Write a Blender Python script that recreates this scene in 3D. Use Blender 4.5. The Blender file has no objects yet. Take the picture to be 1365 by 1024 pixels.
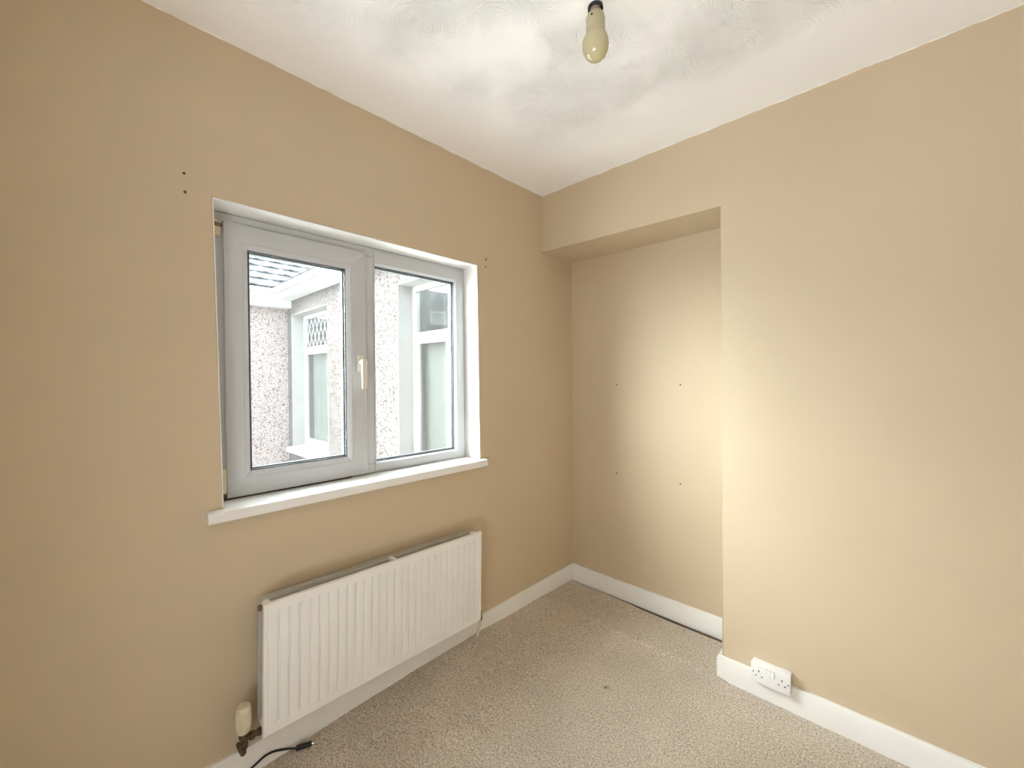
import bpy, bmesh, math, random
from mathutils import Vector, Matrix, noise

random.seed(7)
S = bpy.context.scene
COL = S.collection

# ------------------------------------------------------------------ camera
cam_data = bpy.data.cameras.new("camera")
cam = bpy.data.objects.new("camera", cam_data)
COL.objects.link(cam)
S.camera = cam
cam_data.sensor_fit = 'HORIZONTAL'
cam_data.sensor_width = 36.0
cam_data.lens = 36.0 * 551.63 / 1365.0
cam_data.clip_start = 0.02
cam_data.clip_end = 200
yaw, pitch, roll = -0.762983, -0.013599, -0.005989
f = Vector((math.sin(yaw) * math.cos(pitch), math.cos(yaw) * math.cos(pitch), math.sin(pitch)))
r = Vector((math.cos(yaw), -math.sin(yaw), 0))
u = r.cross(f)
r2 = r * math.cos(roll) + u * math.sin(roll)
u2 = u * math.cos(roll) - r * math.sin(roll)
m = Matrix((r2, u2, -f)).transposed().to_4x4()
m.translation = (1.6173, -1.9644, 1.3412)
cam.matrix_world = m

# ------------------------------------------------------------------ sky, exposure
S.view_settings.view_transform = 'Standard'
S.view_settings.look = 'None'
S.view_settings.gamma = 1.0
S.view_settings.use_curve_mapping = False
S.view_settings.exposure = 3.97

world = bpy.data.worlds.new("overcast_sky")
S.world = world
world.use_nodes = True
wn = world.node_tree
wn.nodes["Background"].inputs["Color"].default_value = (0.90, 0.965, 1.04, 1)
wn.nodes["Background"].inputs["Strength"].default_value = 1.0

# hazy sun behind thin cloud, coming over the open side of the courtyard
sun_d = bpy.data.lights.new("hazy_sun", 'SUN')
sun_d.energy = 2.0
sun_d.angle = math.radians(60)
sun_d.color = (1.0, 0.985, 0.96)
sun = bpy.data.objects.new("hazy_sun", sun_d)
COL.objects.link(sun)
sun.location = (-5, -6, 6)
sun.rotation_euler = Vector((0.52, 0.85, -0.47)).to_track_quat('-Z', 'Y').to_euler()

# unseen area light added to fill the room through the doorway behind the camera
ld = bpy.data.lights.new("added_fill_light", 'AREA')
ld.shape = 'RECTANGLE'
ld.size = 1.5
ld.size_y = 0.7
ld.energy = 4.1
ld.color = (0.92, 0.97, 1.06)
lo_ = bpy.data.objects.new("added_fill_light", ld)
COL.objects.link(lo_)
lo_.location = (1.45, -2.98, 0.12)
lo_.rotation_euler = (math.radians(168), 0, 0)

S.cycles.max_bounces = 24
S.cycles.diffuse_bounces = 16
S.cycles.transparent_max_bounces = 24
S.cycles.sample_clamp_indirect = 8.0

# a portal: gives off no light of its own, it only guides rays to the window opening
pd = bpy.data.lights.new("window_portal", 'AREA')
pd.shape = 'RECTANGLE'
pd.size = 1.12
pd.size_y = 1.0
pd.cycles.is_portal = True
po = bpy.data.objects.new("window_portal", pd)
COL.objects.link(po)
po.location = (-0.27, -1.08, 1.43)
po.rotation_euler = (math.pi / 2, 0, -math.pi / 2)


# ------------------------------------------------------------------ materials
class NT:
    def __init__(self, name):
        self.m = bpy.data.materials.new(name)
        self.m.use_nodes = True
        self.t = self.m.node_tree
        self.b = self.t.nodes["Principled BSDF"]
        self.out = self.t.nodes["Material Output"]

    def n(self, typ, **kw):
        nd = self.t.nodes.new(typ)
        for k, v in kw.items():
            if k.startswith("i_"):
                key = k[2:].replace("_", " ")
                nd.inputs[key].default_value = v
            else:
                setattr(nd, k, v)
        return nd

    def l(self, a, b):
        self.t.links.new(a, b)

    def obj(self):
        return self.n("ShaderNodeTexCoord").outputs["Object"]

    def math(self, op, a, b=None):
        nd = self.n("ShaderNodeMath", operation=op)
        for i, v in enumerate((a, b)):
            if v is None:
                continue
            if hasattr(v, "links"):
                self.l(v, nd.inputs[i])
            else:
                nd.inputs[i].default_value = v
        return nd.outputs[0]

    def noise(self, scale, detail=3, rough=0.6, vec=None):
        nd = self.n("ShaderNodeTexNoise")
        nd.inputs["Scale"].default_value = scale
        nd.inputs["Detail"].default_value = detail
        nd.inputs["Roughness"].default_value = rough
        self.l(vec or self.obj(), nd.inputs["Vector"])
        return nd.outputs["Fac"]

    def ramp(self, fac, stops):
        nd = self.n("ShaderNodeValToRGB")
        cr = nd.color_ramp
        while len(cr.elements) < len(stops):
            cr.elements.new(0.5)
        for e, (p, c) in zip(cr.elements, stops):
            e.position = p
            e.color = (*c, 1)
        self.l(fac, nd.inputs[0])
        return nd.outputs[0]

    def mix(self, fac, a, b):
        nd = self.n("ShaderNodeMix", data_type='RGBA')
        for sock, v in ((nd.inputs[0], fac), (nd.inputs[6], a), (nd.inputs[7], b)):
            if hasattr(v, "links"):
                self.l(v, sock)
            else:
                sock.default_value = (*v, 1) if isinstance(v, tuple) else v
        return nd.outputs[2]

    def bump(self, h, strength, dist):
        nd = self.n("ShaderNodeBump")
        nd.inputs["Strength"].default_value = strength
        nd.inputs["Distance"].default_value = dist
        self.l(h, nd.inputs["Height"])
        self.l(nd.outputs[0], self.b.inputs["Normal"])

    def col(self, c):
        if hasattr(c, "links"):
            self.l(c, self.b.inputs["Base Color"])
        else:
            self.b.inputs["Base Color"].default_value = (*c, 1)

    def set(self, rough=0.5, metal=0.0, spec=0.5):
        self.b.inputs["Roughness"].default_value = rough
        self.b.inputs["Metallic"].default_value = metal
        self.b.inputs["Specular IOR Level"].default_value = spec


def plain(name, c, rough=0.5, metal=0.0, spec=0.5, var=0.05, scale=9.0, bump=0.0, bscale=200):
    k = NT(name)
    nz = k.noise(scale, 4)
    k.col(k.ramp(nz, [(0.3, tuple(x * (1 - var) for x in c)), (0.7, tuple(min(1, x * (1 + var)) for x in c))]))
    k.set(rough, metal, spec)
    if bump:
        k.bump(k.noise(bscale, 3), bump, 0.002)
    return k.m


WALL_C = (0.583, 0.482, 0.343)
CEIL_C = (0.93, 0.925, 0.91)


def wall_paint():
    k = NT("beige_wall_paint")
    v = k.obj()
    big = k.noise(1.3, 3, 0.5, v)
    base = k.ramp(big, [(0.3, tuple(c * 0.965 for c in WALL_C)), (0.7, tuple(c * 1.03 for c in WALL_C))])
    # the white ceiling paint was cut in a few millimetres over the top of the wall
    sep = k.n("ShaderNodeSeparateXYZ")
    k.l(v, sep.inputs[0])
    edge = k.noise(11.0, 4, 0.65, v)
    lim = k.math('ADD', 2.4415, k.math('MULTIPLY', edge, 0.013))
    msk = k.math('GREATER_THAN', sep.outputs[2], lim)
    k.col(k.mix(msk, base, CEIL_C))
    k.set(0.62, 0, 0.35)
    fine = k.noise(260, 3, 0.7, v)
    soft = k.noise(14, 3, 0.5, v)
    k.bump(k.math('ADD', k.math('MULTIPLY', fine, 0.25), k.math('MULTIPLY', soft, 0.9)), 0.28, 0.004)
    return k.m


def artex():
    """swirled plaster: each Voronoi cell is one twist of the comb, smooth margin along the walls"""
    k = NT("swirled_ceiling_plaster")
    v = k.obj()
    warp = k.n("ShaderNodeTexNoise")
    warp.inputs["Scale"].default_value = 3.0
    k.l(v, warp.inputs["Vector"])
    va = k.n("ShaderNodeVectorMath", operation='MULTIPLY_ADD')
    k.l(warp.outputs["Color"], va.inputs[0])
    va.inputs[1].default_value = (0.06, 0.06, 0)
    k.l(v, va.inputs[2])
    vo = k.n("ShaderNodeTexVoronoi", voronoi_dimensions='2D', feature='F1')
    vo.inputs["Scale"].default_value = 4.6
    vo.inputs["Randomness"].default_value = 0.85
    k.l(va.outputs[0], vo.inputs["Vector"])
    d = vo.outputs["Distance"]
    rings = k.math('SINE', k.math('MULTIPLY', d, 240.0))
    rings = k.math('POWER', k.math('ADD', k.math('MULTIPLY', rings, 0.5), 0.5), 1.6)
    sep = k.n("ShaderNodeSeparateXYZ")
    k.l(v, sep.inputs[0])
    mx = k.n("ShaderNodeMapRange")
    k.l(sep.outputs[0], mx.inputs[0])
    mx.inputs[1].default_value = 0.16
    mx.inputs[2].default_value = 0.42
    my = k.n("ShaderNodeMapRange")
    k.l(sep.outputs[1], my.inputs[0])
    my.inputs[1].default_value = -0.16
    my.inputs[2].default_value = -0.5
    msk = k.math('MULTIPLY', mx.outputs[0], my.outputs[0])
    patch = k.n("ShaderNodeMapRange")
    k.l(k.noise(3.4, 2, 0.5, v), patch.inputs[0])
    patch.inputs[1].default_value = 0.36
    patch.inputs[2].default_value = 0.60
    msk2 = k.math('MULTIPLY', msk, patch.outputs[0])
    cellstep = k.math('MULTIPLY', d, 1.2)
    h = k.math('ADD', k.math('MULTIPLY', k.math('MULTIPLY', rings, 0.45), msk2), k.math('MULTIPLY', k.math('MULTIPLY', cellstep, 0.9), msk))
    lump = k.noise(6.5, 4, 0.55, v)
    h = k.math('ADD', h, k.math('MULTIPLY', lump, 0.4))
    # the straight step where the smooth margin was trowelled
    stp = k.math('GREATER_THAN', k.math('ADD', sep.outputs[0], k.math('MULTIPLY', k.noise(2.5, 2, 0.5, v), 0.01)), 0.111)
    h = k.math('ADD', h, k.math('MULTIPLY', stp, 0.22))
    k.col(k.ramp(k.noise(2.2, 3, 0.5, v), [(0.3, tuple(c * 0.975 for c in CEIL_C)), (0.7, tuple(min(1, c * 1.015) for c in CEIL_C))]))
    k.set(0.7, 0, 0.3)
    k.bump(h, 0.75, 0.008)
    return k.m


def carpet_mat():
    k = NT("beige_carpet_pile")
    v = k.obj()
    n1 = k.noise(150, 3, 0.75, v)
    n2 = k.noise(70, 3, 0.7, v)
    n3 = k.noise(2.6, 3, 0.55, v)
    a = k.ramp(n1, [(0.32, (0.09, 0.064, 0.042)), (0.45, (0.50, 0.43, 0.35)), (0.54, (0.72, 0.65, 0.56)), (0.66, (0.92, 0.87, 0.80))])
    b = k.ramp(n2, [(0.35, (0.50, 0.43, 0.345)), (0.65, (0.74, 0.665, 0.575))])
    c = k.mix(0.30, a, b)
    traffic = k.ramp(n3, [(0.3, (0.86, 0.85, 0.83)), (0.7, (1.05, 1.04, 1.02))])
    mm = k.n("ShaderNodeMix", data_type='RGBA', blend_type='MULTIPLY')
    mm.inputs[0].default_value = 1
    k.l(c, mm.inputs[6])
    k.l(traffic, mm.inputs[7])
    c = mm.outputs[2]

    def spot(c, x, y, rad, amount):
        vm = k.n("ShaderNodeVectorMath", operation='DISTANCE')
        sep = k.n("ShaderNodeSeparateXYZ")
        k.l(v, sep.inputs[0])
        cmb = k.n("ShaderNodeCombineXYZ")
        k.l(sep.outputs[0], cmb.inputs[0])
        k.l(sep.outputs[1], cmb.inputs[1])
        k.l(cmb.outputs[0], vm.inputs[0])
        vm.inputs[1].default_value = (x, y, 0)
        d = k.math('ADD', vm.outputs["Value"], k.math('MULTIPLY', k.math('SUBTRACT', k.noise(60, 2, 0.6, v), 0.5), rad * 1.4))
        mr = k.n("ShaderNodeMapRange")
        k.l(d, mr.inputs[0])
        mr.inputs[1].default_value = rad
        mr.inputs[2].default_value = rad * 0.3
        return k.mix(k.math('MULTIPLY', mr.outputs[0], amount), c, (0.055, 0.035, 0.02))
    c = spot(c, 0.681, -0.407, 0.014, 0.75)
    c = spot(c, 0.52, -0.42, 0.008, 0.35)
    k.col(c)
    k.set(0.95, 0, 0.1)
    k.b.inputs["Sheen Weight"].default_value = 0.15
    k.b.inputs["Sheen Roughness"].default_value = 0.6
    k.bump(k.math('ADD', n1, k.math('MULTIPLY', n2, 0.7)), 0.9, 0.006)
    return k.m


def pebbledash(name, base, dark, amount):
    k = NT(name)
    v = k.obj()
    vo = k.n("ShaderNodeTexVoronoi", feature='F1')
    vo.inputs["Scale"].default_value = 58
    k.l(v, vo.inputs["Vector"])
    hs = k.n("ShaderNodeSeparateColor")
    k.l(vo.outputs["Color"], hs.inputs[0])
    chips = k.ramp(hs.outputs[0], [(0.0, dark), (amount * 0.6, dark), (amount, base), (1.0, tuple(min(1, c * 1.12) for c in base))])
    tint = k.ramp(hs.outputs[1], [(0.0, (1.0, 0.93, 0.90)), (1.0, (1.0, 1.0, 1.0))])
    mm = k.n("ShaderNodeMix", data_type='RGBA', blend_type='MULTIPLY')
    mm.inputs[0].default_value = 1
    k.l(chips, mm.inputs[6])
    k.l(tint, mm.inputs[7])
    k.col(mm.outputs[2])
    k.set(0.9, 0, 0.2)
    k.bump(k.math('MULTIPLY', vo.outputs["Distance"], -1.0), 0.6, 0.012)
    return k.m


def glass_mat(name, tint=(1, 1, 1), haze=0.0):
    k = NT(name)
    tr = k.n("ShaderNodeBsdfTransparent")
    tr.inputs[0].default_value = (*tint, 1)
    gl = k.n("ShaderNodeBsdfGlossy")
    gl.inputs["Roughness"].default_value = 0.01
    fr = k.n("ShaderNodeFresnel")
    geo = k.n("ShaderNodeNewGeometry")
    k.l(k.math('SUBTRACT', 1.5, k.math('MULTIPLY', geo.outputs["Backfacing"], 0.8333)), fr.inputs["IOR"])
    mx = k.n("ShaderNodeMixShader")
    k.l(fr.outputs[0], mx.inputs[0])
    k.l(tr.outputs[0], mx.inputs[1])
    k.l(gl.outputs[0], mx.inputs[2])
    last = mx.outputs[0]
    if haze:
        # dirt specks on the pane, plus a pale veil imitating daylight bloom
        tl = k.n("ShaderNodeBsdfTranslucent")
        tl.inputs[0].default_value = (0.95, 0.95, 0.95, 1)
        nz = k.noise(45, 5, 0.75)
        mr = k.n("ShaderNodeMapRange")
        k.l(nz, mr.inputs[0])
        mr.inputs[1].default_value = 0.35
        mr.inputs[2].default_value = 0.75
        mr.inputs[3].default_value = haze * 0.6
        mr.inputs[4].default_value = haze * 1.5
        m2 = k.n("ShaderNodeMixShader")
        k.l(mr.outputs[0], m2.inputs[0])
        k.l(last, m2.inputs[1])
        k.l(tl.outputs[0], m2.inputs[2])
        last = m2.outputs[0]
    k.l(last, k.out.inputs["Surface"])
    return k.m


M = {}
M['wall'] = wall_paint()
M['ceil'] = artex()
M['carpet'] = carpet_mat()
M['underlay'] = plain("dark_floorboard", (0.12, 0.085, 0.06), 0.8)
M['gloss'] = plain("white_gloss_paint", (0.82, 0.82, 0.80), 0.32, 0, 0.5, 0.025, 6, 0.06, 60)
M['reveal'] = plain("white_reveal_paint", (0.82, 0.815, 0.79), 0.45, 0, 0.4, 0.03, 6, 0.1, 60)
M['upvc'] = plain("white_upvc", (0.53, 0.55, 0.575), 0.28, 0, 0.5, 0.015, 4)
M['cream'] = plain("aged_cream_plastic", (0.66, 0.60, 0.44), 0.42, 0, 0.5, 0.04, 30)
M['handle'] = plain("pale_handle_coating", (0.70, 0.68, 0.60), 0.35, 0.0, 0.5, 0.02)
M['gasket'] = plain("black_rubber_gasket", (0.035, 0.04, 0.042), 0.55)
M['spacer'] = plain("grey_aluminium_spacer", (0.20, 0.23, 0.245), 0.45, 0.5, 0.5, 0.25, 90)
M['grime'] = plain("brown_grime", (0.09, 0.065, 0.05), 0.8, 0, 0.3, 0.5, 60)
M['rad'] = plain("white_radiator_enamel", (0.85, 0.85, 0.83), 0.34, 0, 0.5, 0.02, 5)
M['radback'] = plain("grey_radiator_inner_enamel", (0.50, 0.49, 0.43), 0.5, 0, 0.4, 0.06, 20)
M['brass'] = plain("tarnished_brass", (0.13, 0.10, 0.06), 0.45, 0.7, 0.5, 0.5, 80)
M['brown'] = plain("brown_plug", (0.20, 0.12, 0.07), 0.5)
M['pipe'] = plain("painted_pipe", (0.70, 0.66, 0.58), 0.45, 0, 0.5, 0.06, 30)
M['socket'] = plain("white_socket_plastic", (0.84, 0.85, 0.86), 0.3, 0, 0.5, 0.01)
M['black'] = plain("black_plastic", (0.012, 0.012, 0.012), 0.5)
M['cable'] = plain("black_cable_sheath", (0.016, 0.015, 0.014), 0.45)
M['silver'] = plain("nickel_connector", (0.75, 0.74, 0.70), 0.25, 0.9)
M['bulb'] = plain("opal_bulb_glass", (0.47, 0.42, 0.25), 0.14, 0, 0.5, 0.03, 12)
M['bulbneck'] = plain("yellowed_bulb_housing", (0.42, 0.38, 0.24), 0.4, 0, 0.5, 0.03, 12)
M['bulbcap'] = plain("dull_bayonet_cap", (0.55, 0.45, 0.36), 0.4, 0.3)
M['holder'] = plain("white_lampholder", (0.78, 0.80, 0.76), 0.35)
M['hole'] = plain("dark_screw_hole", (0.05, 0.032, 0.02), 0.9)
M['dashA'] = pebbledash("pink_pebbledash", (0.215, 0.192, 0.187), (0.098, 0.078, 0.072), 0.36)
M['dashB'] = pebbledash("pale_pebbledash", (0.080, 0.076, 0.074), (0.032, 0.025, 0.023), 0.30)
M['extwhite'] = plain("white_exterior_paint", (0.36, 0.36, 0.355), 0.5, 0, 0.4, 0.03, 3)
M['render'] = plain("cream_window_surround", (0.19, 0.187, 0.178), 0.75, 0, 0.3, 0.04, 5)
M['slate'] = plain("weathered_roof_tile", (0.041, 0.044, 0.049), 0.75, 0, 0.3, 0.35, 14, 0.3, 60)
M['deck'] = plain("dark_roof_felt", (0.05, 0.05, 0.055), 0.9)
M['curtain'] = plain("white_net_curtain", (0.40, 0.41, 0.40), 0.9, 0, 0.1, 0.04)
M['blind'] = plain("grey_green_blind", (0.085, 0.09, 0.086), 0.9, 0, 0.1, 0.08, 4)
M['lead'] = plain("lead_came", (0.36, 0.37, 0.38), 0.5, 0.3)
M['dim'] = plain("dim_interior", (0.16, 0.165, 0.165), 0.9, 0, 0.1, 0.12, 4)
M['concrete'] = plain("yard_concrete", (0.66, 0.65, 0.62), 0.9, 0, 0.2, 0.15, 2)
M['bounce'] = plain("pale_bounce_surface", (0.66, 0.66, 0.64), 0.8)
M['glass'] = glass_mat("window_glass", (0.97, 0.985, 0.98), 0.003)
M['extglass'] = glass_mat("far_window_glass", (0.88, 0.90, 0.89), 0.01)


# ------------------------------------------------------------------ mesh helpers
def put(name, bm, mat, parent=None, smooth=None, label=None):
    """link a bmesh given in world coordinates as one mesh object; its origin sits at its own base"""
    bmesh.ops.recalc_face_normals(bm, faces=bm.faces)
    xs = [v.co for v in bm.verts]
    lo = Vector((min(c.x for c in xs), min(c.y for c in xs), min(c.z for c in xs)))
    hi = Vector((max(c.x for c in xs), max(c.y for c in xs), max(c.z for c in xs)))
    org = Vector(((lo.x + hi.x) / 2, (lo.y + hi.y) / 2, lo.z))
    KEEP = mat in KEEP_WORLD
    if KEEP:
        org = Vector((0, 0, 0))
    bm.transform(Matrix.Translation(-org))
    me = bpy.data.meshes.new(name)
    bm.to_mesh(me)
    bm.free()
    me.materials.append(mat)
    if smooth is not None:
        for p in me.polygons:
            p.use_smooth = True
        me.set_sharp_from_angle(angle=math.radians(smooth))
    o = bpy.data.objects.new(name, me)
    COL.objects.link(o)
    base = Vector((0, 0, 0))
    if parent is not None:
        o.parent = parent
        base = world_org(parent)
    o.location = org - base
    if label:
        o['label'] = label
    return o


KEEP_WORLD = set()
for kk in ('wall', 'ceil', 'carpet'):
    KEEP_WORLD.add(M[kk])


def world_org(o):
    v = Vector((0, 0, 0))
    while o is not None:
        v += o.location
        o = o.parent
    return v


def empty(name, loc, label=None, cat=None, group=None, kind=None):
    o = bpy.data.objects.new(name, None)
    o.empty_display_size = 0.1
    COL.objects.link(o)
    o.location = loc
    tag(o, label, cat, group, kind)
    return o


def tag(o, label=None, cat=None, group=None, kind=None):
    if label:
        o['label'] = label
    if cat:
        o['category'] = cat
    if group:
        o['group'] = group
    if kind:
        o['kind'] = kind
    return o


def box(bm, x0, x1, y0, y1, z0, z1, bev=0.0, seg=2):
    vs = [bm.verts.new((x, y, z)) for x in (x0, x1) for y in (y0, y1) for z in (z0, z1)]
    fs = []
    for a in ((0, 1, 3, 2), (4, 6, 7, 5), (0, 4, 5, 1), (2, 3, 7, 6), (0, 2, 6, 4), (1, 5, 7, 3)):
        fs.append(bm.faces.new([vs[i] for i in a]))
    if bev:
        es = set(e for fc in fs for e in fc.edges)
        bmesh.ops.bevel(bm, geom=list(es), offset=bev, segments=seg, profile=0.5, affect='EDGES')


def nbox(name, mat, parent, dims, bev=0.0, seg=2, label=None):
    bm = bmesh.new()
    box(bm, *dims, bev, seg)
    return put(name, bm, mat, parent, 40 if bev else None, label)


def prism(bm, pts, vec):
    """closed polygon (list of Vector) extruded by vec"""
    a = [bm.verts.new(p) for p in pts]
    b = [bm.verts.new(Vector(p) + Vector(vec)) for p in pts]
    bm.faces.new(a)
    bm.faces.new(b[::-1])
    n = len(pts)
    for i in range(n):
        bm.faces.new((a[i], a[(i + 1) % n], b[(i + 1) % n], b[i]))


def lathe(bm, cx, cy, prof, n=32, axis='z', cap=True):
    """prof: list of (radius, height); revolved about a vertical (or x / y) axis through cx,cy"""
    rings = []
    for (rad, h) in prof:
        ring = []
        for i in range(n):
            a = 2 * math.pi * i / n
            c, s = rad * math.cos(a), rad * math.sin(a)
            if axis == 'z':
                p = (cx + c, cy + s, h)
            elif axis == 'y':      # cx -> x, cy -> z
                p = (cx + c, h, cy + s)
            else:                  # x axis: cx -> y, cy -> z
                p = (h, cx + c, cy + s)
            ring.append(bm.verts.new(p))
        rings.append(ring)
    for a, b in zip(rings, rings[1:]):
        for i in range(n):
            bm.faces.new((a[i], a[(i + 1) % n], b[(i + 1) % n], b[i]))
    if cap:
        bm.faces.new(rings[0][::-1])
        bm.faces.new(rings[-1])


def tube(bm, pts, rad, n=12):
    pts = [Vector(p) for p in pts]
    rings = []
    nrm = None
    for i, p in enumerate(pts):
        t = (pts[min(i + 1, len(pts) - 1)] - pts[max(i - 1, 0)]).normalized()
        if nrm is None:
            nrm = t.orthogonal().normalized()
        nrm = (nrm - t * nrm.dot(t)).normalized()
        bi = t.cross(nrm)
        rings.append([bm.verts.new(p + (nrm * math.cos(2 * math.pi * k / n) + bi * math.sin(2 * math.pi * k / n)) * rad) for k in range(n)])
    for a, b in zip(rings, rings[1:]):
        for i in range(n):
            bm.faces.new((a[i], a[(i + 1) % n], b[(i + 1) % n], b[i]))
    bm.faces.new(rings[0][::-1])
    bm.faces.new(rings[-1])


def spline(pts, n=8):
    """Catmull-Rom"""
    P = [Vector(p) for p in pts]
    P = [P[0] * 2 - P[1]] + P + [P[-1] * 2 - P[-2]]
    out = []
    for i in range(1, len(P) - 2):
        for k in range(n):
            t = k / n
            a, b, c, d = P[i - 1], P[i], P[i + 1], P[i + 2]
            out.append(0.5 * ((2 * b) + (c - a) * t + (2 * a - 5 * b + 4 * c - d) * t * t + (3 * b - a - 3 * c + d) * t ** 3))
    out.append(P[-2])
    return out


def ring_x(bm, y0, y1, z0, z1, prof, gap=0.0):
    """mitred frame standing in a plane x = const: prof = closed list of (inset from the outer edge, x).
    Four separate mitred lengths, as the welded corners show."""
    def corner(i, uu):
        return [(y0 + uu, z0 + uu), (y1 - uu, z0 + uu), (y1 - uu, z1 - uu), (y0 + uu, z1 - uu)][i]
    for s in range(4):
        A, B = s, (s + 1) % 4
        ra, rb = [], []
        for (uu, x) in prof:
            ya, za = corner(A, uu)
            yb, zb = corner(B, uu)
            d = Vector((0, yb - ya, zb - za)).normalized() * gap
            ra.append(bm.verts.new(Vector((x, ya, za)) + d))
            rb.append(bm.verts.new(Vector((x, yb, zb)) - d))
        n = len(prof)
        for i in range(n):
            bm.faces.new((ra[i], ra[(i + 1) % n], rb[(i + 1) % n], rb[i]))
        bm.faces.new(ra)
        bm.faces.new(rb[::-1])


def ring_y(bm, x0, x1, z0, z1, prof):
    """the same in a plane y = const, prof = (inset, y)"""
    tmp = bmesh.new()
    ring_x(tmp, x0, x1, z0, z1, prof)
    me = bpy.data.meshes.new("t")
    for v in tmp.verts:
        v.co = Vector((v.co.y, v.co.x, v.co.z))
    tmp.to_mesh(me)
    tmp.free()
    bm.from_mesh(me)
    bpy.data.meshes.remove(me)


def rect_prof(w, a, b):
    return [(0, a), (0, b), (w, b), (w, a)]


# ------------------------------------------------------------------ the room
H = 2.45
XE, D, HH = 1.0244, 0.3052, 2.1024        # chimney edge, alcove depth, header underside
XR, YR = 2.30, -2.42                      # right wall and rear wall (behind the camera)
OY0, OY1, OZ0, OZ1 = -1.653, -0.521, 0.886, 1.9315   # window opening


def wall_with_hole(bm, x0, x1, ya, yb, za, zb, hy0, hy1, hz0, hz1):
    Y, Z = (ya, hy0, hy1, yb), (za, hz0, hz1, zb)
    lay_ = []
    for x in (x0, x1):
        lay_.append([[bm.verts.new((x, y, z)) for z in Z] for y in Y])
    for i in range(3):
        for j in range(3):
            if i == 1 and j == 1:
                continue
            for g in lay_:
                bm.faces.new((g[i][j], g[i + 1][j], g[i + 1][j + 1], g[i][j + 1]))
    A, B = lay_
    for loop in ([(0, 0), (1, 0), (2, 0), (3, 0), (3, 1), (3, 2), (3, 3), (2, 3), (1, 3), (0, 3), (0, 2), (0, 1)], [(1, 1), (2, 1), (2, 2), (1, 2)]):
        n = len(loop)
        for k in range(n):
            (i, j), (p, q) = loop[k], loop[(k + 1) % n]
            bm.faces.new((A[i][j], A[p][q], B[p][q], B[i][j]))


bm = bmesh.new()
# inner leaf; the corners of the opening are a hair out of plumb, as in the old house
wall_with_hole(bm, -0.17, 0.0, YR - 0.12, D + 0.12, -0.05, H, OY0, OY1, OZ0, OZ1)
for v in bm.verts:
    if abs(v.co.y - OY0) < 1e-4 and abs(v.co.z - OZ1) < 1e-4:
        v.co.y -= 0.008
    if abs(v.co.y - OY0) < 1e-4 and abs(v.co.z - OZ0) < 1e-4:
        v.co.y += 0.008
    if abs(v.co.y - OY1) < 1e-4 and abs(v.co.z - OZ1) < 1e-4:
        v.co.y -= 0.006
    if abs(v.co.y - OY1) < 1e-4 and abs(v.co.z - OZ0) < 1e-4:
        v.co.y += 0.006
es = [e for e in bm.edges if all(abs(v.co.x) < 1e-4 and OY0 - .02 < v.co.y < OY1 + .02 and OZ0 - .01 < v.co.z < OZ1 + .01 for v in e.verts)]
assert len(es) == 4
bmesh.ops.bevel(bm, geom=es, offset=0.004, segments=3, profile=0.5, affect='EDGES')
wl = put('wall_left', bm, M['wall'], None, 30)
tag(wl, 'beige painted wall with the window and radiator', 'wall', None, 'structure')

bm = bmesh.new()
wall_with_hole(bm, -0.25, -0.17, YR - 0.3, 0.5, -0.6, H + 0.25, OY0 - 0.06, OY1 + 0.075, OZ0 - 0.04, OZ1 + 0.05)
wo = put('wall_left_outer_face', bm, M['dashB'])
tag(wo, 'pebbledashed outer face of the window wall', 'wall', None, 'structure')

bm = bmesh.new()
prism(bm, [Vector((x, 0.0, z)) for x, z in ((0.0, HH), (XE, HH), (XE, -0.05), (XR + 0.12, -0.05), (XR + 0.12, H), (0.0, H))], (0, D - 0.0005, 0))
es = [e for e in bm.edges if all(abs(v.co.y) < 1e-4 and v.co.x < XE + 0.01 and v.co.z < HH + 0.01 for v in e.verts)]
bmesh.ops.bevel(bm, geom=es, offset=0.007, segments=4, profile=0.5, affect='EDGES')
cb = put('wall_back', bm, M['wall'], None, 30)
tag(cb, 'beige chimney breast wall with the boxed header over the alcove', 'wall', None, 'structure')

bm = bmesh.new()
box(bm, -0.0, XR + 0.12, D, D + 0.12, -0.05, H)
ab = put('wall_alcove', bm, M['wall'])
tag(ab, 'beige back wall of the shallow alcove', 'wall', None, 'structure')

bm = bmesh.new()
box(bm, XR, XR + 0.12, YR - 0.12, 0.0, -0.05, H)
tag(put('wall_right', bm, M['wall']), 'beige wall opposite the window', 'wall', None, 'structure')
# unseen doorway, added in the rear wall to let the fill light in
DX0, DX1, DZ = 0.95, 1.95, 2.08
bm = bmesh.new()
prism(bm, [Vector((x, YR, z)) for x, z in ((0.0, -0.05), (DX0, -0.05), (DX0, DZ), (DX1, DZ), (DX1, -0.05), (XR, -0.05), (XR, H), (0.0, H))], (0, -0.12, 0))
tag(put('wall_rear', bm, M['wall']), 'beige wall behind the camera with an added doorway', 'wall', None, 'structure')
door = empty('door_1', ((DX0 + DX1) / 2, YR, 0.0), 'white door lining of the added doorway behind the camera', 'door', None, 'structure')
bm = bmesh.new()
prism(bm, [Vector((x, YR + 0.004, z)) for x, z in ((DX0 + 0.0005, -0.03), (DX0 + 0.028, -0.03), (DX0 + 0.028, DZ - 0.028), (DX1 - 0.028, DZ - 0.028), (DX1 - 0.028, -0.03), (DX1 - 0.0005, -0.03), (DX1 - 0.0005, DZ - 0.0005), (DX0 + 0.0005, DZ - 0.0005))], (0, -0.128, 0))
put('door_lining', bm, M['gloss'], door)
bm = bmesh.new()
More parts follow.
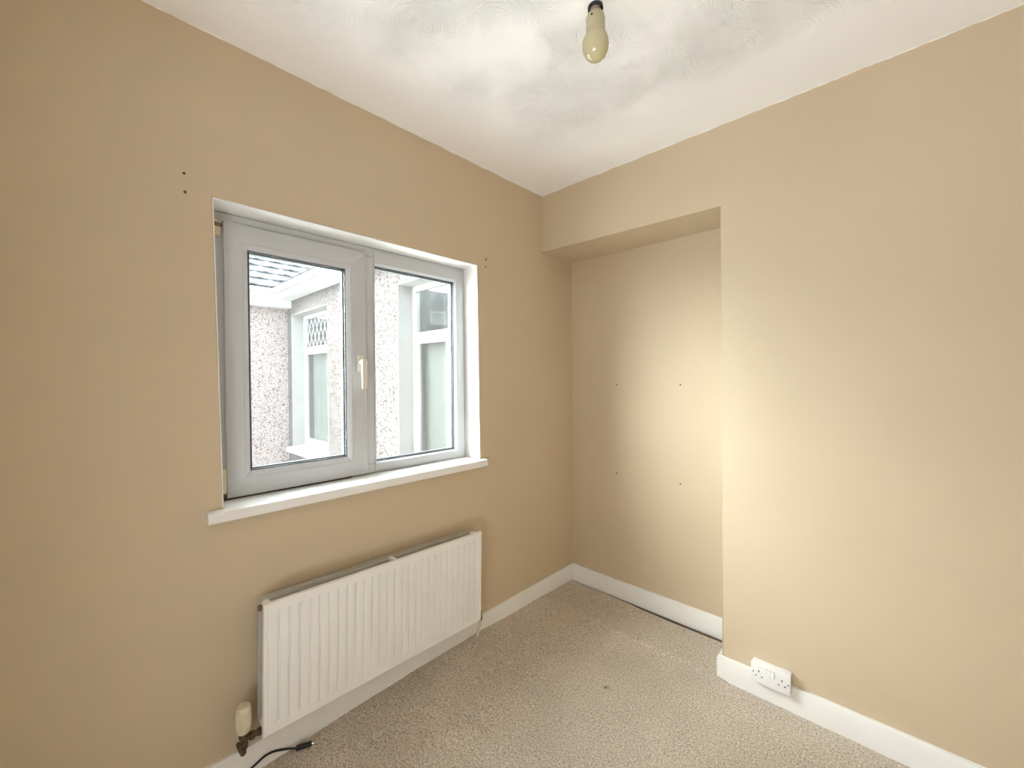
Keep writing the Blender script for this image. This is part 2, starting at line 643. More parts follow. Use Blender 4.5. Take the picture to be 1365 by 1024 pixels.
prism(bm, [Vector((x, YR + 0.016, z)) for x, z in ((DX0 - 0.05, 0.0), (DX0 + 0.012, 0.0), (DX0 + 0.012, DZ - 0.012), (DX1 - 0.012, DZ - 0.012), (DX1 - 0.012, 0.0), (DX1 + 0.05, 0.0), (DX1 + 0.05, DZ + 0.05), (DX0 - 0.05, DZ + 0.05))], (0, -0.0155, 0))
put('architrave', bm, M['gloss'], door)
# unseen landing added beyond it, white to spread the fill light
LX0, LX1, LY0, LY1 = 0.3, 2.6, -4.0, YR - 0.12
for nm, dims, mt, lb in (('floor_added_landing', (LX0, LX1, LY0, LY1, -0.12, -0.01), M['reveal'], 'pale floor of the added landing'),
                         ('ceiling_added_landing', (LX0, LX1, LY0, LY1, H, H + 0.1), M['reveal'], 'white ceiling of the added landing'),
                         ('wall_added_landing_far', (LX0, LX1, LY0 - 0.1, LY0, -0.05, H), M['reveal'], 'white far wall of the added landing'),
                         ('wall_added_landing_left', (LX0 - 0.1, LX0, LY0, LY1, -0.05, H), M['reveal'], 'white left wall of the added landing'),
                         ('wall_added_landing_right', (LX1, LX1 + 0.1, LY0, LY1, -0.05, H), M['reveal'], 'white right wall of the added landing'),
                         ('wall_added_landing_near', (XR + 0.0, LX1, LY1, LY1 + 0.1, -0.05, H), M['reveal'], 'white near wall of the added landing')):
    tag(nbox(nm, mt, None, dims), lb, nm.split('_')[0], None, 'structure')

bm = bmesh.new()
box(bm, -0.17, XR + 0.12, YR - 0.12, D + 0.12, H, H + 0.12)
tag(put('ceiling', bm, M['ceil']), 'white ceiling with swirled comb plaster', 'ceiling', None, 'structure')

bm = bmesh.new()
box(bm, -0.17, XR + 0.12, YR - 0.12, D + 0.12, -0.12, -0.04)
floor_o = tag(put('floor', bm, M['underlay']), 'dark floorboards under the carpet', 'floor', None, 'structure')
bm = bmesh.new()
prism(bm, [Vector((0.28, 0.2862, -0.0399)), Vector((0.28, 0.2870, -0.0399)), Vector((XE - 0.006, 0.2870, -0.0399)), Vector((XE - 0.006, 0.2705, -0.0399)), Vector((0.62, 0.2755, -0.0399))], (0, 0, 0.0355))
put('gripper_strip', bm, M['underlay'], floor_o, None, 'dark wooden strip left bare along the back of the alcove')


FLOOR_PTS = ((-2.6, 0.0), (-1.75, 0.001), (-1.55, 0.006), (-1.2, 0.021), (-0.9, 0.028), (-0.55, 0.030), (-0.3, 0.019), (0.0, 0.017), (0.3, 0.008))


def floor_dip(x, y):
    """the old floor rides up a little along the window wall"""
    a = max(0.0, 1 - x / 0.5) ** 1.5
    for (ya, za), (yb, zb) in zip(FLOOR_PTS, FLOOR_PTS[1:]):
        if ya <= y <= yb:
            t = (y - ya) / (yb - ya)
            return a * (za + (zb - za) * t * t * (3 - 2 * t))
    return 0.0


def smooth01(t):
    t = max(0.0, min(1.0, t))
    return t * t * (3 - 2 * t)


def carpet_piece(name, X0, X1, Y0, Y1, nx, ny, label, zoff, seam_edge, ragged):
    bm = bmesh.new()
    top = []
    for j in range(ny + 1):
        row = []
        y = Y0 + (Y1 - Y0) * j / ny
        for i in range(nx + 1):
            x = X0 + (X1 - X0) * i / nx
            z = floor_dip(x, y) + zoff
            if seam_edge:      # the pile stands up in a ridge along the join
                z += 0.012 * math.exp(-((Y1 - 0.008 - y) / 0.013) ** 2) * smooth01((x - 0.05) / 0.4) * smooth01((1.06 - x) / 0.03)
            if ragged:         # the free edge curls up at the back of the alcove
                z += 0.007 * smooth01((y - (Y1 - 0.05)) / 0.04) * smooth01((x - 0.1) / 0.3)
            z += 0.0016 * noise.noise(Vector((x * 8, y * 8, 0))) + 0.0010 * noise.noise(Vector((x * 30, y * 30, 3)))
            yy = y
            if ragged and j == ny:
                yy = y + 0.013 * (1 - smooth01((x - 0.25) / 0.4)) - 0.008 * smooth01((x - 0.15) / 0.8) + 0.003 * noise.noise(Vector((x * 9, 1, 0)))
                z -= 0.003
            row.append(bm.verts.new((x, yy, z)))
        top.append(row)
    for j in range(ny):
        for i in range(nx):
            bm.faces.new((top[j][i], top[j][i + 1], top[j + 1][i + 1], top[j + 1][i]))
    ex = bmesh.ops.extrude_face_region(bm, geom=bm.faces[:])
    for g in ex['geom']:
        if isinstance(g, bmesh.types.BMVert):
            g.co.z = -0.0398
    o = put(name, bm, M['carpet'], None, 40)
    return tag(o, label, 'carpet')


carpet_piece('carpet', 0.004, XR - 0.004, YR + 0.004, -0.003, 150, 170, 'worn beige short pile carpet over the main floor of the room', 0.0, True, False)
carpet_piece('carpet', 0.004, XE - 0.004, -0.0025, 0.268, 70, 24, 'narrow strip of beige carpet filling the floor of the alcove', -0.006, False, True)


# ---- skirting boards
def skirting(name, path, h, z_of, label):
    """path: plan points along the wall face, the board stands to the left of the direction of travel"""
    b = bmesh.new()
    t = 0.016
    n = len(path)
    offs = []
    for i, p in enumerate(path):
        p = Vector((p[0], p[1], 0))
        ds = []
        if i > 0:
            ds.append((p - Vector((*path[i - 1][:2], 0))).normalized())
        if i < n - 1:
            ds.append((Vector((*path[i + 1][:2], 0)) - p).normalized())
        ns = [Vector((-d.y, d.x, 0)) for d in ds]
        if len(ns) == 2:
            nn = (ns[0] + ns[1]).normalized()
            nn = nn / max(0.3, nn.dot(ns[0]))
        else:
            nn = ns[0]
        offs.append((p, nn))
    rings = []
    for p, nn in offs:
        zb = z_of(p.x, p.y) - 0.012
        prof = [(0.0005, zb), (t, zb), (t, h - 0.008), (t - 0.0025, h - 0.002), (t - 0.007, h), (0.0005, h)]
        rings.append([b.verts.new(p + nn * a + Vector((0, 0, z))) for a, z in prof])
    for a, c in zip(rings, rings[1:]):
        k = len(a)
        for i in range(k):
            b.faces.new((a[i], a[(i + 1) % k], c[(i + 1) % k], c[i]))
    b.faces.new(rings[0])
    b.faces.new(rings[-1][::-1])
    o = put(name, b, M['gloss'], None, 35)
    tag(o, label, 'skirting board', None, 'structure')
    return o


ys = [D - 0.0165 - i * (D - 0.0165 - YR - 0.002) / 24 for i in range(25)]
skirting('baseboard_left', [(0, y) for y in reversed(ys)][::-1], 0.1025, floor_dip, 'white skirting board along the window wall behind the radiator')
skirting('baseboard_alcove', [(XE - 0.0005, D), (0.0, D)], 0.1025, lambda x, y: -0.02, 'white skirting board across the back of the alcove')
skirting('baseboard_back', [(XR - 0.001, 0.0), (XE, 0.0), (XE, D - 0.0165)], 0.1025, lambda x, y: -0.012, 'white skirting board round the foot of the chimney breast')
skirting('baseboard_right', [(XR, YR + 0.018), (XR, -0.018)], 0.1025, lambda x, y: 0.0, 'white skirting board along the wall facing the window')
skirting('baseboard_rear', [(0.018, YR), (DX0 - 0.051, YR)], 0.1025, lambda x, y: 0.0, 'white skirting board along the rear wall')

# ------------------------------------------------------------------ the window
XF = -0.11        # face of the fixed frame
XS = -0.095       # face of the opening sash
win = empty('window_1', (-0.11, -1.087, 0.92), 'white double glazed room window with left opening sash and fixed right pane', 'window', None, 'structure')

# white lining of the reveal: head and two jambs
bm = bmesh.new()
a = [(0.0008, OY0 - 0.0035, OZ1 - 0.0035), (0.0008, OY1 + 0.0, OZ1 - 0.0035)]
prism(bm, [Vector((-0.002, OY0 - 0.006, OZ1 - 0.004)), Vector((-0.168, OY0 - 0.004, OZ1 - 0.004)), Vector((-0.168, OY1 - 0.007, OZ1 - 0.004)), Vector((-0.002, OY1 - 0.007, OZ1 - 0.004))], (0, 0, 0.0035))
put('reveal_head', bm, M['reveal'], win)
bm = bmesh.new()
for yt, yb, s in ((OY1 - 0.0055, OY1 + 0.0055, -1),):
    prism(bm, [Vector((-0.002, yb, 0.92)), Vector((-0.168, yb, 0.92)), Vector((-0.168, yt, OZ1 - 0.004)), Vector((-0.002, yt, OZ1 - 0.004))], (0, s * 0.003, 0))
put('reveal_jamb', bm, M['reveal'], win)
bm = bmesh.new()
prism(bm, [Vector((-0.002, OY0 + 0.0075, 0.92)), Vector((-0.168, OY0 + 0.0075, 0.92)), Vector((-0.168, OY0 - 0.0075, OZ1 - 0.004)), Vector((-0.002, OY0 - 0.0075, OZ1 - 0.004))], (0, 0.003, 0))
put('reveal_jamb', bm, M['reveal'], win)

# sill board with ears past the opening and a rounded nose
bm = bmesh.new()
zt, zb_, xn = 0.9195, 0.8845, 0.037
nose = [(-0.112, zt), (0.027, zt), (0.033, zt - 0.0015), (xn - 0.0008, zt - 0.006), (xn, zt - 0.012), (xn - 0.001, zb_ + 0.003), (xn - 0.004, zb_), (0.0006, zb_)]
prism(bm, [Vector((x, -1.691, z)) for x, z in [(0.0006, zt)] + nose[1:]], (0, 1.691 - 0.495, 0))
prism(bm, [Vector((x, OY0 + 0.012, z)) for x, z in ((-0.168, zt - 0.0002), (0.004, zt - 0.0002), (0.004, zb_ + 0.004), (-0.168, zb_ + 0.004))], (0, OY1 - OY0 - 0.014, 0))
put('window_sill', bm, M['gloss'], win, 30)

FY0, FY1, FZ0, FZ1 = -1.648, -0.5265, 0.9205, 1.9265
# outer frame (a fixed ring and the mullion)
bm = bmesh.new()
ring_x(bm, FY0, FY1, FZ0, FZ1, [(0, -0.168), (0, XF - 0.004), (0.004, XF), (0.040, XF), (0.044, XF - 0.004), (0.044, -0.168)], 0.0002)
put('outer_frame', bm, M['upvc'], win, 30)
YM0, YM1 = -1.100, -1.047
bm = bmesh.new()
box(bm, -0.166, XF + 0.0008, YM0, YM1 - 0.004, FZ0 + 0.0443, FZ1 - 0.0443, 0.002)
put('mullion', bm, M['upvc'], win, 40)
# the fixed light: wide flat bead round the right pane
RY0, RY1, RZ0, RZ1 = -1.0445, -0.5935, 0.9685, 1.8500     # visible edge of the right pane
fx = empty('fixed_light', (0, 0, 0))
fx.parent = win
fx.location = Vector((-0.11, -0.8, 0.93)) - world_org(win)


def frame_pieces(bm, oy0, oy1, oz0, oz1, iy0, iy1, iz0, iz1, prof):
    """mitred ring with a different width on each side; prof = (t from outer 0 to inner 1, x)"""
    def corner(i, t):
        y0 = oy0 + (iy0 - oy0) * t
        y1 = oy1 + (iy1 - oy1) * t
        z0 = oz0 + (iz0 - oz0) * t
        z1 = oz1 + (iz1 - oz1) * t
        return [(y0, z0), (y1, z0), (y1, z1), (y0, z1)][i]
    for s in range(4):
        A, B = s, (s + 1) % 4
        ra, rb = [], []
        for (t, x) in prof:
            ya, za = corner(A, t)
            yb, zb = corner(B, t)
            d = Vector((0, yb - ya, zb - za)).normalized() * 0.00025
            ra.append(bm.verts.new(Vector((x, ya, za)) + d))
            rb.append(bm.verts.new(Vector((x, yb, zb)) - d))
        n = len(prof)
        for i in range(n):
            bm.faces.new((ra[i], ra[(i + 1) % n], rb[(i + 1) % n], rb[i]))
        bm.faces.new(ra)
        bm.faces.new(rb[::-1])


bm = bmesh.new()
frame_pieces(bm, YM1 - 0.0035, FY1 - 0.010, FZ0 + 0.012, FZ1 - 0.012, RY0, RY1, RZ0, RZ1,
             [(0, -0.135), (0, XF + 0.001), (0.03, XF + 0.0035), (0.72, XF + 0.0035), (0.76, XF + 0.0025), (0.80, XF + 0.0030), (0.97, XF - 0.006), (1.0, XF - 0.010), (1.0, -0.135)])
put('glazing_bead', bm, M['upvc'], fx, 30)


def glazing(par, y0, y1, z0, z1, xb):
    b = bmesh.new()
    ring_x(b, y0 - 0.002, y1 + 0.002, z0 - 0.002, z1 + 0.002, [(0, xb - 0.007), (0, xb + 0.001), (0.0045, xb), (0.006, xb - 0.007)])
    put('gasket', b, M['gasket'], par)
    b = bmesh.new()
    ring_x(b, y0 - 0.004, y1 + 0.004, z0 - 0.004, z1 + 0.004, [(0, xb - 0.0265), (0, xb - 0.0115), (0.0125, xb - 0.0115), (0.0125, xb - 0.0265)])
    put('spacer_bar', b, M['spacer'], par)
    b = bmesh.new()
    ring_x(b, y0 - 0.002, y1 + 0.002, z0 - 0.002, z1 + 0.002, [(0, xb - 0.038), (0, xb - 0.031), (0.007, xb - 0.031), (0.007, xb - 0.038)])
    put('gasket', b, M['gasket'], par)
    for xo in (xb - 0.0075, xb - 0.0268):
        b = bmesh.new()
        box(b, xo - 0.0038, xo, y0 - 0.003, y1 + 0.003, z0 - 0.003, z1 + 0.003)
        put('glass_pane', b, M['glass'], par)


glazing(fx, RY0, RY1, RZ0, RZ1, XF - 0.010)

# the opening sash
SY0, SY1, SZ0, SZ1 = -1.6130, -1.0925, 0.9265, 1.8945
GY0, GY1, GZ0, GZ1 = -1.5385, -1.1805, 1.0125, 1.8080
sash = empty('sash', Vector((-0.1, -1.35, 0.93)) - world_org(win))
sash.parent = win
bm = bmesh.new()
frame_pieces(bm, SY0, SY1, SZ0, SZ1, GY0, GY1, GZ0, GZ1,
             [(0, XF + 0.0012), (0, XS - 0.004), (0.02, XS - 0.001), (0.05, XS), (0.735, XS), (0.745, XS - 0.0012), (0.765, XS - 0.0012), (0.775, XS - 0.0002), (0.96, XS - 0.008), (1.0, XS - 0.012), (1.0, XF + 0.0012)])
put('sash_frame', bm, M['upvc'], sash, 30)
bm = bmesh.new()
ring_x(bm, SY0 + 0.036, SY1 - 0.036, SZ0 + 0.036, SZ1 - 0.036, rect_prof(0.038, XF - 0.035, XF + 0.001))
put('sash_rebate', bm, M['upvc'], sash)
glazing(sash, GY0, GY1, GZ0, GZ1, XS - 0.012)
# hinge covers, one at each end of the hanging side
bm = bmesh.new()
box(bm, XF + 0.0005, XS + 0.004, -1.6310, -1.6142, 0.945, 1.035, 0.004, 3)
put('hinge_cover', bm, M['cream'], sash, 40, 'long cream hinge cover at the bottom left')
bm = bmesh.new()
lathe(bm, XF + 0.0095, -1.624, [(0.0075, 0.9205), (0.0085, 0.924), (0.0085, 0.936), (0.006, 0.940), (0.006, 0.946)], 16)
put('hinge_pivot', bm, M['grime'], sash, 40)
bm = bmesh.new()
box(bm, XF + 0.0005, XS - 0.002, -1.6400, -1.6200, 1.838, 1.872, 0.004, 3)
box(bm, XF + 0.0005, XS - 0.002, -1.6440, -1.6260, 1.884, 1.894, 0.003, 3)
put('hinge_cover', bm, M['cream'], sash, 40, 'short cream hinge cover at the top left')
bm = bmesh.new()
box(bm, XF + 0.0005, XS - 0.004, -1.6420, -1.6142, 1.8725, 1.8835, 0.002)
put('hinge_pivot', bm, M['brown'], sash, 40)
# dirt in the joint below the sash
bm = bmesh.new()
box(bm, XF + 0.0005, XF + 0.004, -1.640, -1.16, 0.9197, 0.9264)
put('dirt_line', bm, M['grime'], win)
# handle: back plate on the closing stile, spindle neck, lever hanging down
hnd = empty('window_handle', Vector((XS, -1.124, 1.41)) - world_org(win))
hnd.parent = win
bm = bmesh.new()
box(bm, XS + 0.0003, XS + 0.010, -1.1385, -1.1100, 1.374, 1.446, 0.003, 3)
put('back_plate', bm, M['handle'], hnd, 40)
bm = bmesh.new()
lathe(bm, -1.1242, 1.414, [(0.0095, XS + 0.009), (0.0095, XS + 0.028), (0.0085, XS + 0.038)], 20, 'x')
put('spindle', bm, M['handle'], hnd, 40)
bm = bmesh.new()
lev = [(0.030, 1.426), (0.041, 1.426), (0.046, 1.42), (0.0465, 1.34), (0.044, 1.302), (0.040, 1.298), (0.036, 1.302), (0.034, 1.40), (0.030, 1.405)]
prism(bm, [Vector((XS + x, -1.1345, z)) for x, z in lev], (0, 0.0205, 0))
bmesh.ops.bevel(bm, geom=bm.edges[:], offset=0.0018, segments=2, profile=0.5, affect='EDGES')
put('lever', bm, M['handle'], hnd, 40)


# ------------------------------------------------------------------ screw holes in the plaster
def hole(par, axis, p, rad, tilt=0.0):
    b = bmesh.new()
    n = 10
    ring0, ring1 = [], []
    for i in range(n):
        a_ = 2 * math.pi * i / n
        k = 1 + 0.25 * math.sin(3 * a_ + tilt)
        c, s = rad * k * math.cos(a_), rad * 1.15 * k * math.sin(a_)
        for rr, dep, lst in ((1.0, 0.0006, ring0), (0.55, 0.0002, ring1)):
            if axis == 'x':
                lst.append(b.verts.new((p[0] + dep, p[1] + c * rr, p[2] + s * rr)))
            else:
                lst.append(b.verts.new((p[0] + c * rr, p[1] - dep, p[2] + s * rr)))
    for i in range(n):
        b.faces.new((ring0[i], ring0[(i + 1) % n], ring1[(i + 1) % n], ring1[i]))
    b.faces.new(ring1)
    put('screw_hole', b, M['hole'], par)


for y, z, rr in ((-1.732, 1.980, 0.0038), (-1.730, 1.923, 0.0042), (-0.466, 1.972, 0.0052), (-0.471, 1.931, 0.0042)):
    hole(wl, 'x', (0, y, z), rr, y)
for x, z, rr in ((0.332, 1.298, 0.0042), (0.720, 1.301, 0.0042), (0.331, 0.756, 0.0042), (0.720, 0.758, 0.0042)):
    hole(ab, 'y', (x, D, z), rr, x)

# ------------------------------------------------------------------ radiator
RY0_, RY1_, RZ0_, RZ1_ = -1.565, -0.606, 0.1565, 0.5935
rad = empty('radiator', (0.0, (RY0_ + RY1_) / 2, RZ0_), 'white ribbed double panel radiator on the wall below the window', 'radiator')
RX = 0.100


def rad_panel():
    b = bmesh.new()
    ph = 0.0333
    n = 27
    start = (RY0_ + RY1_) / 2 - (n - 1) / 2 * ph
    half, sl, dep = 0.0030, 0.0018, 0.0070
    ycoords = [RY0_, RY0_ + 0.0015, RY0_ + 0.004, RY0_ + 0.011, RY0_ + 0.0125, RY0_ + 0.0145, RY0_ + 0.016]
    depth = [0.008, 0.002, 0.0, 0.0, 0.0022, 0.0022, 0.0]
    kind = [0, 0, 0, 1, 1, 1, 1]
    for i in range(n):
        c = start + i * ph
        for dy, d in ((-half - sl, 0), (-half - sl * .4, dep * .5), (-half, dep), (half, dep), (half + sl * .3, dep * .5), (half + sl * .6, 0)):
            ycoords.append(c + dy)
            depth.append(d)
            kind.append(2)
    ycoords += [RY1_ - 0.016, RY1_ - 0.0145, RY1_ - 0.0125, RY1_ - 0.011, RY1_ - 0.004, RY1_ - 0.0015, RY1_]
    depth += [0.0, 0.0022, 0.0022, 0.0, 0.0, 0.002, 0.008]
    kind += [1, 1, 1, 1, 0, 0, 0]
    g0, g1 = RZ0_ + 0.030, RZ1_ - 0.030
    zrows = [(RZ0_, 0, 0, .008), (RZ0_ + .0015, 0, 0, .002), (RZ0_ + .004, 0, 0, 0), (RZ0_ + .0125, 0, 0, 0), (RZ0_ + .016, 0, 1, 0),
             (g0, 0, 1, 0), (g0 + .003, .55, 1, 0), (g0 + .006, 1, 1, 0), (g1 - .005, 1, 1, 0), (g1 - .0025, .6, 1, 0), (g1, 0, 1, 0),
             (RZ1_ - .016, 0, 1, 0), (RZ1_ - .0125, 0, 0, 0), (RZ1_ - .004, 0, 0, 0), (RZ1_ - .0015, 0, 0, .002), (RZ1_, 0, 0, .008)]
    grid = []
    for z, k, k1, eb in zrows:
        row = []
        for y, d, kd in zip(ycoords, depth, kind):
            dd = d * (k if kd == 2 else (k1 if kd == 1 else 1))
            row.append(b.verts.new((RX - max(dd, eb), y, z)))
        grid.append(row)
    for ra, rb in zip(grid, grid[1:]):
        for i in range(len(ra) - 1):
            b.faces.new((ra[i], ra[i + 1], rb[i + 1], rb[i]))
    # returned edges and back of the pressing
    ex_ = bmesh.ops.extrude_edge_only(b, edges=[e for e in b.edges if e.is_boundary])
    nv = [g for g in ex_['geom'] if isinstance(g, bmesh.types.BMVert)]
    for v in nv:
        v.co.x = RX - 0.015
    be = [e for e in b.edges if e.is_boundary]
    bmesh.ops.contextual_create(b, geom=be)
    return b


put('front_panel', rad_panel(), M['rad'], rad, 25)


def round_plate(b, x0, x1, y0, y1, z0, z1, rr, n=6):
    pts = []
    for cy, cz, a0 in ((y1 - rr, z1 - rr, 0), (y0 + rr, z1 - rr, 90), (y0 + rr, z0 + rr, 180), (y1 - rr, z0 + rr, 270)):
        for k in range(n + 1):
            a_ = math.radians(a0 + 90 * k / n)
            pts.append(Vector((x0, cy + rr * math.cos(a_), cz + rr * math.sin(a_))))
    prism(b, pts, (x1 - x0, 0, 0))


bm = bmesh.new()
round_plate(bm, 0.026, 0.030, RY0_ + 0.002, RY1_ - 0.002, RZ0_, RZ1_, 0.020)
round_plate(bm, 0.0302, 0.040, RY0_ + 0.012, RY1_ - 0.012, RZ0_ + 0.010, RZ1_ - 0.010, 0.016)
put('back_panel', bm, M['radback'], rad, 35)
for yy in (RY0_ + 0.020, RY1_ - 0.020):
    for zz in (RZ0_ + 0.022, RZ1_ - 0.022):
        bm = bmesh.new()
        lathe(bm, yy, zz, [(0.0135, 0.0405), (0.0155, 0.044), (0.0155, 0.082), (0.0135, 0.0848)], 20, 'x')
        put('connecting_pipe', bm, M['rad'], rad, 40)
bm = bmesh.new()
lathe(bm, 0.060, RZ1_ - 0.022, [(0.0095, RY0_ + 0.0042), (0.0105, RY0_ - 0.001), (0.0105, RY0_ - 0.006), (0.007, RY0_ - 0.0065)], 6, 'y')
put('blanking_plug', bm, M['brown'], rad, None)
bm = bmesh.new()
lathe(bm, 0.060, RZ1_ - 0.022, [(0.0095, RY1_ - 0.0042), (0.0095, RY1_ + 0.002), (0.006, RY1_ + 0.003)], 6, 'y')
put('bleed_plug', bm, M['rad'], rad, None)
bm = bmesh.new()
yc = (RY0_ + RY1_) / 2 + 0.010
box(bm, 0.0405, 0.0848, yc - 0.009, yc + 0.009, RZ1_ - 0.020, RZ1_ + 0.0005, 0.003)
put('top_strut', bm, M['rad'], rad, 40)
for k in range(2):
    yk = RY0_ + 0.16 + k * 0.64
    nbox('wall_bracket', M['radback'], rad, (0.0006, 0.0256, yk - 0.02, yk + 0.02, RZ0_ + 0.03, RZ1_ - 0.06), 0.002)
# thermostatic valve at the left end
trv = empty('thermostatic_valve', Vector((0.064, -1.612, 0.13)) - world_org(rad))
trv.parent = rad
bm = bmesh.new()
vx, vy = 0.064, -1.612
N = 44
prof = [(0.0165, 0.188), (0.0190, 0.192), (0.0205, 0.203), (0.0215, 0.207), (0.0222, 0.212), (0.0222, 0.254), (0.0212, 0.260), (0.0195, 0.263), (0.0190, 0.270), (0.0180, 0.2735), (0.0110, 0.276)]
rings = []
for i_, (rr, h) in enumerate(prof):
    ring = []
    for k in range(N):
        a_ = 2 * math.pi * k / N
        q_ = rr - (0.0024 if (k % 2 and 4 <= i_ <= 5) else 0)
        ring.append(bm.verts.new((vx + q_ * math.cos(a_), vy + q_ * math.sin(a_), h)))
    rings.append(ring)
for a_, b_ in zip(rings, rings[1:]):
    for k in range(N):
        bm.faces.new((a_[k], a_[(k + 1) % N], b_[(k + 1) % N], b_[k]))
bm.faces.new(rings[0][::-1])
bm.faces.new(rings[-1])
put('valve_head', bm, M['cream'], trv, 28, 'ribbed cream thermostat head')
bm = bmesh.new()
lathe(bm, vx, vy, [(0.0085, 0.118), (0.0085, 0.134), (0.0125, 0.136), (0.0125, 0.150), (0.0100, 0.152), (0.0110, 0.170), (0.0135, 0.172), (0.0135, 0.1885)], 20)
lathe(bm, vx, 0.163, [(0.008, vy + 0.006), (0.0085, vy + 0.016), (0.0135, vy + 0.017), (0.0135, vy + 0.030), (0.0095, vy + 0.031), (0.0095, vy + 0.040), (0.0125, vy + 0.041), (0.0125, vy + 0.0505)], 12, 'y')
put('valve_body', bm, M['brass'], trv, 40, 'dark tarnished brass valve body')
bm = bmesh.new()
tube(bm, spline([(vx, vy, 0.126), (vx - 0.001, vy, 0.118), (vx - 0.010, vy, 0.1115), (vx - 0.03, vy, 0.110), (0.0012, vy, 0.110)], 6), 0.0072)
put('supply_pipe', bm, M['brass'], trv, 50)
# lockshield valve and painted tail pipe at the right end
lsv = empty('lockshield_valve', Vector((0.058, -0.585, 0.03)) - world_org(rad))
lsv.parent = rad
bm = bmesh.new()
lx, ly = 0.060, -0.580
lathe(bm, lx, ly, [(0.0080, 0.180), (0.0095, 0.184), (0.0095, 0.206), (0.008, 0.210)], 16)
put('valve_cap', bm, M['cream'], lsv, 40, 'cream lockshield cap')
bm = bmesh.new()
lathe(bm, lx, ly, [(0.0085, 0.130), (0.0115, 0.133), (0.0115, 0.146), (0.009, 0.148), (0.009, 0.180)], 16)
lathe(bm, lx, 0.163, [(0.0105, RY1_ - 0.004), (0.0105, RY1_ + 0.008), (0.0085, RY1_ + 0.010), (0.0085, ly)], 12, 'y')
put('valve_body', bm, M['brass'], lsv, 40, 'dark brass lockshield body')
bm = bmesh.new()
tube(bm, spline([(lx, ly, 0.134), (lx - 0.002, ly - 0.001, 0.10), (lx - 0.010, ly - 0.003, 0.07), (lx - 0.014, ly - 0.005, 0.048)], 6), 0.0078)
put('tail_pipe', bm, M['pipe'], lsv, 50, 'white painted pipe going into the floor')
rad.rotation_euler = (-0.0185, 0, 0)

# ------------------------------------------------------------------ double socket
SX0, SX1, SZa, SZb, SD = 1.1495, 1.2895, 0.0745, 0.1555, 0.040
sk = empty('double_socket', (1.22, -0.001, SZa), 'white double power socket with two switches on the skirting board', 'power socket')
bm = bmesh.new()
box(bm, SX0 + 0.002, SX1 - 0.002, -0.0310, -0.0008, 0.1032, SZb - 0.001, 0.002)
box(bm, SX0 + 0.002, SX1 - 0.002, -0.0310, -0.0165, SZa + 0.001, 0.1031, 0.0015)
put('back_box', bm, M['socket'], sk, 40)
bm = bmesh.new()
box(bm, SX0, SX1, -SD, -0.0312, SZa, SZb, 0.0028, 3)
put('face_plate', bm, M['socket'], sk, 40)
cxs = (SX0 + SX1) / 2
nbox('switch_gap_shade', M['spacer'], sk, (cxs - 0.0146, cxs + 0.0146, -SD - 0.0003, -SD - 0.0001, 0.1205, 0.1450))  # thin grey plate standing in for shade in the gap round the rockers
for s in (-1, 1):
    bm = bmesh.new()
    x0 = cxs + (0.0006 if s > 0 else -0.0136)
    vsx = [Vector((x0, -SD - 0.0002, 0.1215)), Vector((x0, -SD - 0.0050, 0.1235)), Vector((x0, -SD - 0.0012, 0.1430)), Vector((x0, -SD - 0.0002, 0.1440))]
    prism(bm, vsx, (0.013, 0, 0))
    put('rocker_switch', bm, M['socket'], sk)
for s in (-1, 1):
    ox = cxs + s * 0.0405
    for dx, dz, w, h in ((0.0, 0.0115, 0.0035, 0.0075), (-0.0105, -0.0085, 0.0062, 0.0036), (0.0105, -0.0085, 0.0062, 0.0036)):
        bm = bmesh.new()
        zc = 0.113 + dz
        box(bm, ox + dx - w / 2, ox + dx + w / 2, -SD - 0.0004, -SD - 0.0001, zc - h / 2, zc + h / 2)
        put('pin_slot', bm, M['black'], sk)
for s in (-1, 1):
    bm = bmesh.new()
    lathe(bm, cxs + s * 0.0615, 0.1165, [(0.0026, -SD + 0.0005), (0.0026, -SD - 0.0005)], 12, 'y')
    put('screw', bm, M['brass'], sk)

# ------------------------------------------------------------------ pendant lamp
LX, LY = 1.1120, -1.1605
lamp = empty('pendant_light', (LX, LY, H - 0.001), 'bare pear shaped opal bulb hanging from a white ceiling pendant', 'pendant light')
ZB = 2.048       # lowest point of the bulb
bm = bmesh.new()
prof = [(0.0005, ZB), (0.0085, ZB + 0.0010), (0.0165, ZB + 0.0048), (0.0232, ZB + 0.0117), (0.0276, ZB + 0.0213), (0.0292, ZB + 0.0322), (0.0282, ZB + 0.0418), (0.0252, ZB + 0.0505), (0.0222, ZB + 0.0570), (0.0206, ZB + 0.0626), (0.0203, ZB + 0.0653)]
lathe(bm, LX, LY, prof, 40)
put('bulb_globe', bm, M['bulb'], lamp, 60, 'glossy cream globe of the bulb')
bm = bmesh.new()
prof = [(0.0204, ZB + 0.0654), (0.0207, ZB + 0.0696), (0.0209, ZB + 0.0870), (0.0200, ZB + 0.0931), (0.0180, ZB + 0.0983), (0.0158, ZB + 0.1014), (0.0150, ZB + 0.1027)]
lathe(bm, LX, LY, prof, 40)
put('bulb_housing', bm, M['bulbneck'], lamp, 60)
bm = bmesh.new()
lathe(bm, LX, LY, [(0.0110, ZB + 0.1028), (0.0110, ZB + 0.1261)], 28)
put('bulb_cap', bm, M['bulbcap'], lamp, 40)
bm = bmesh.new()
box(bm, LX + 0.0020, LX + 0.0056, LY - 0.0222, LY - 0.0195, ZB + 0.0850, ZB + 0.0875)
put('rating_mark', bm, M['black'], lamp)
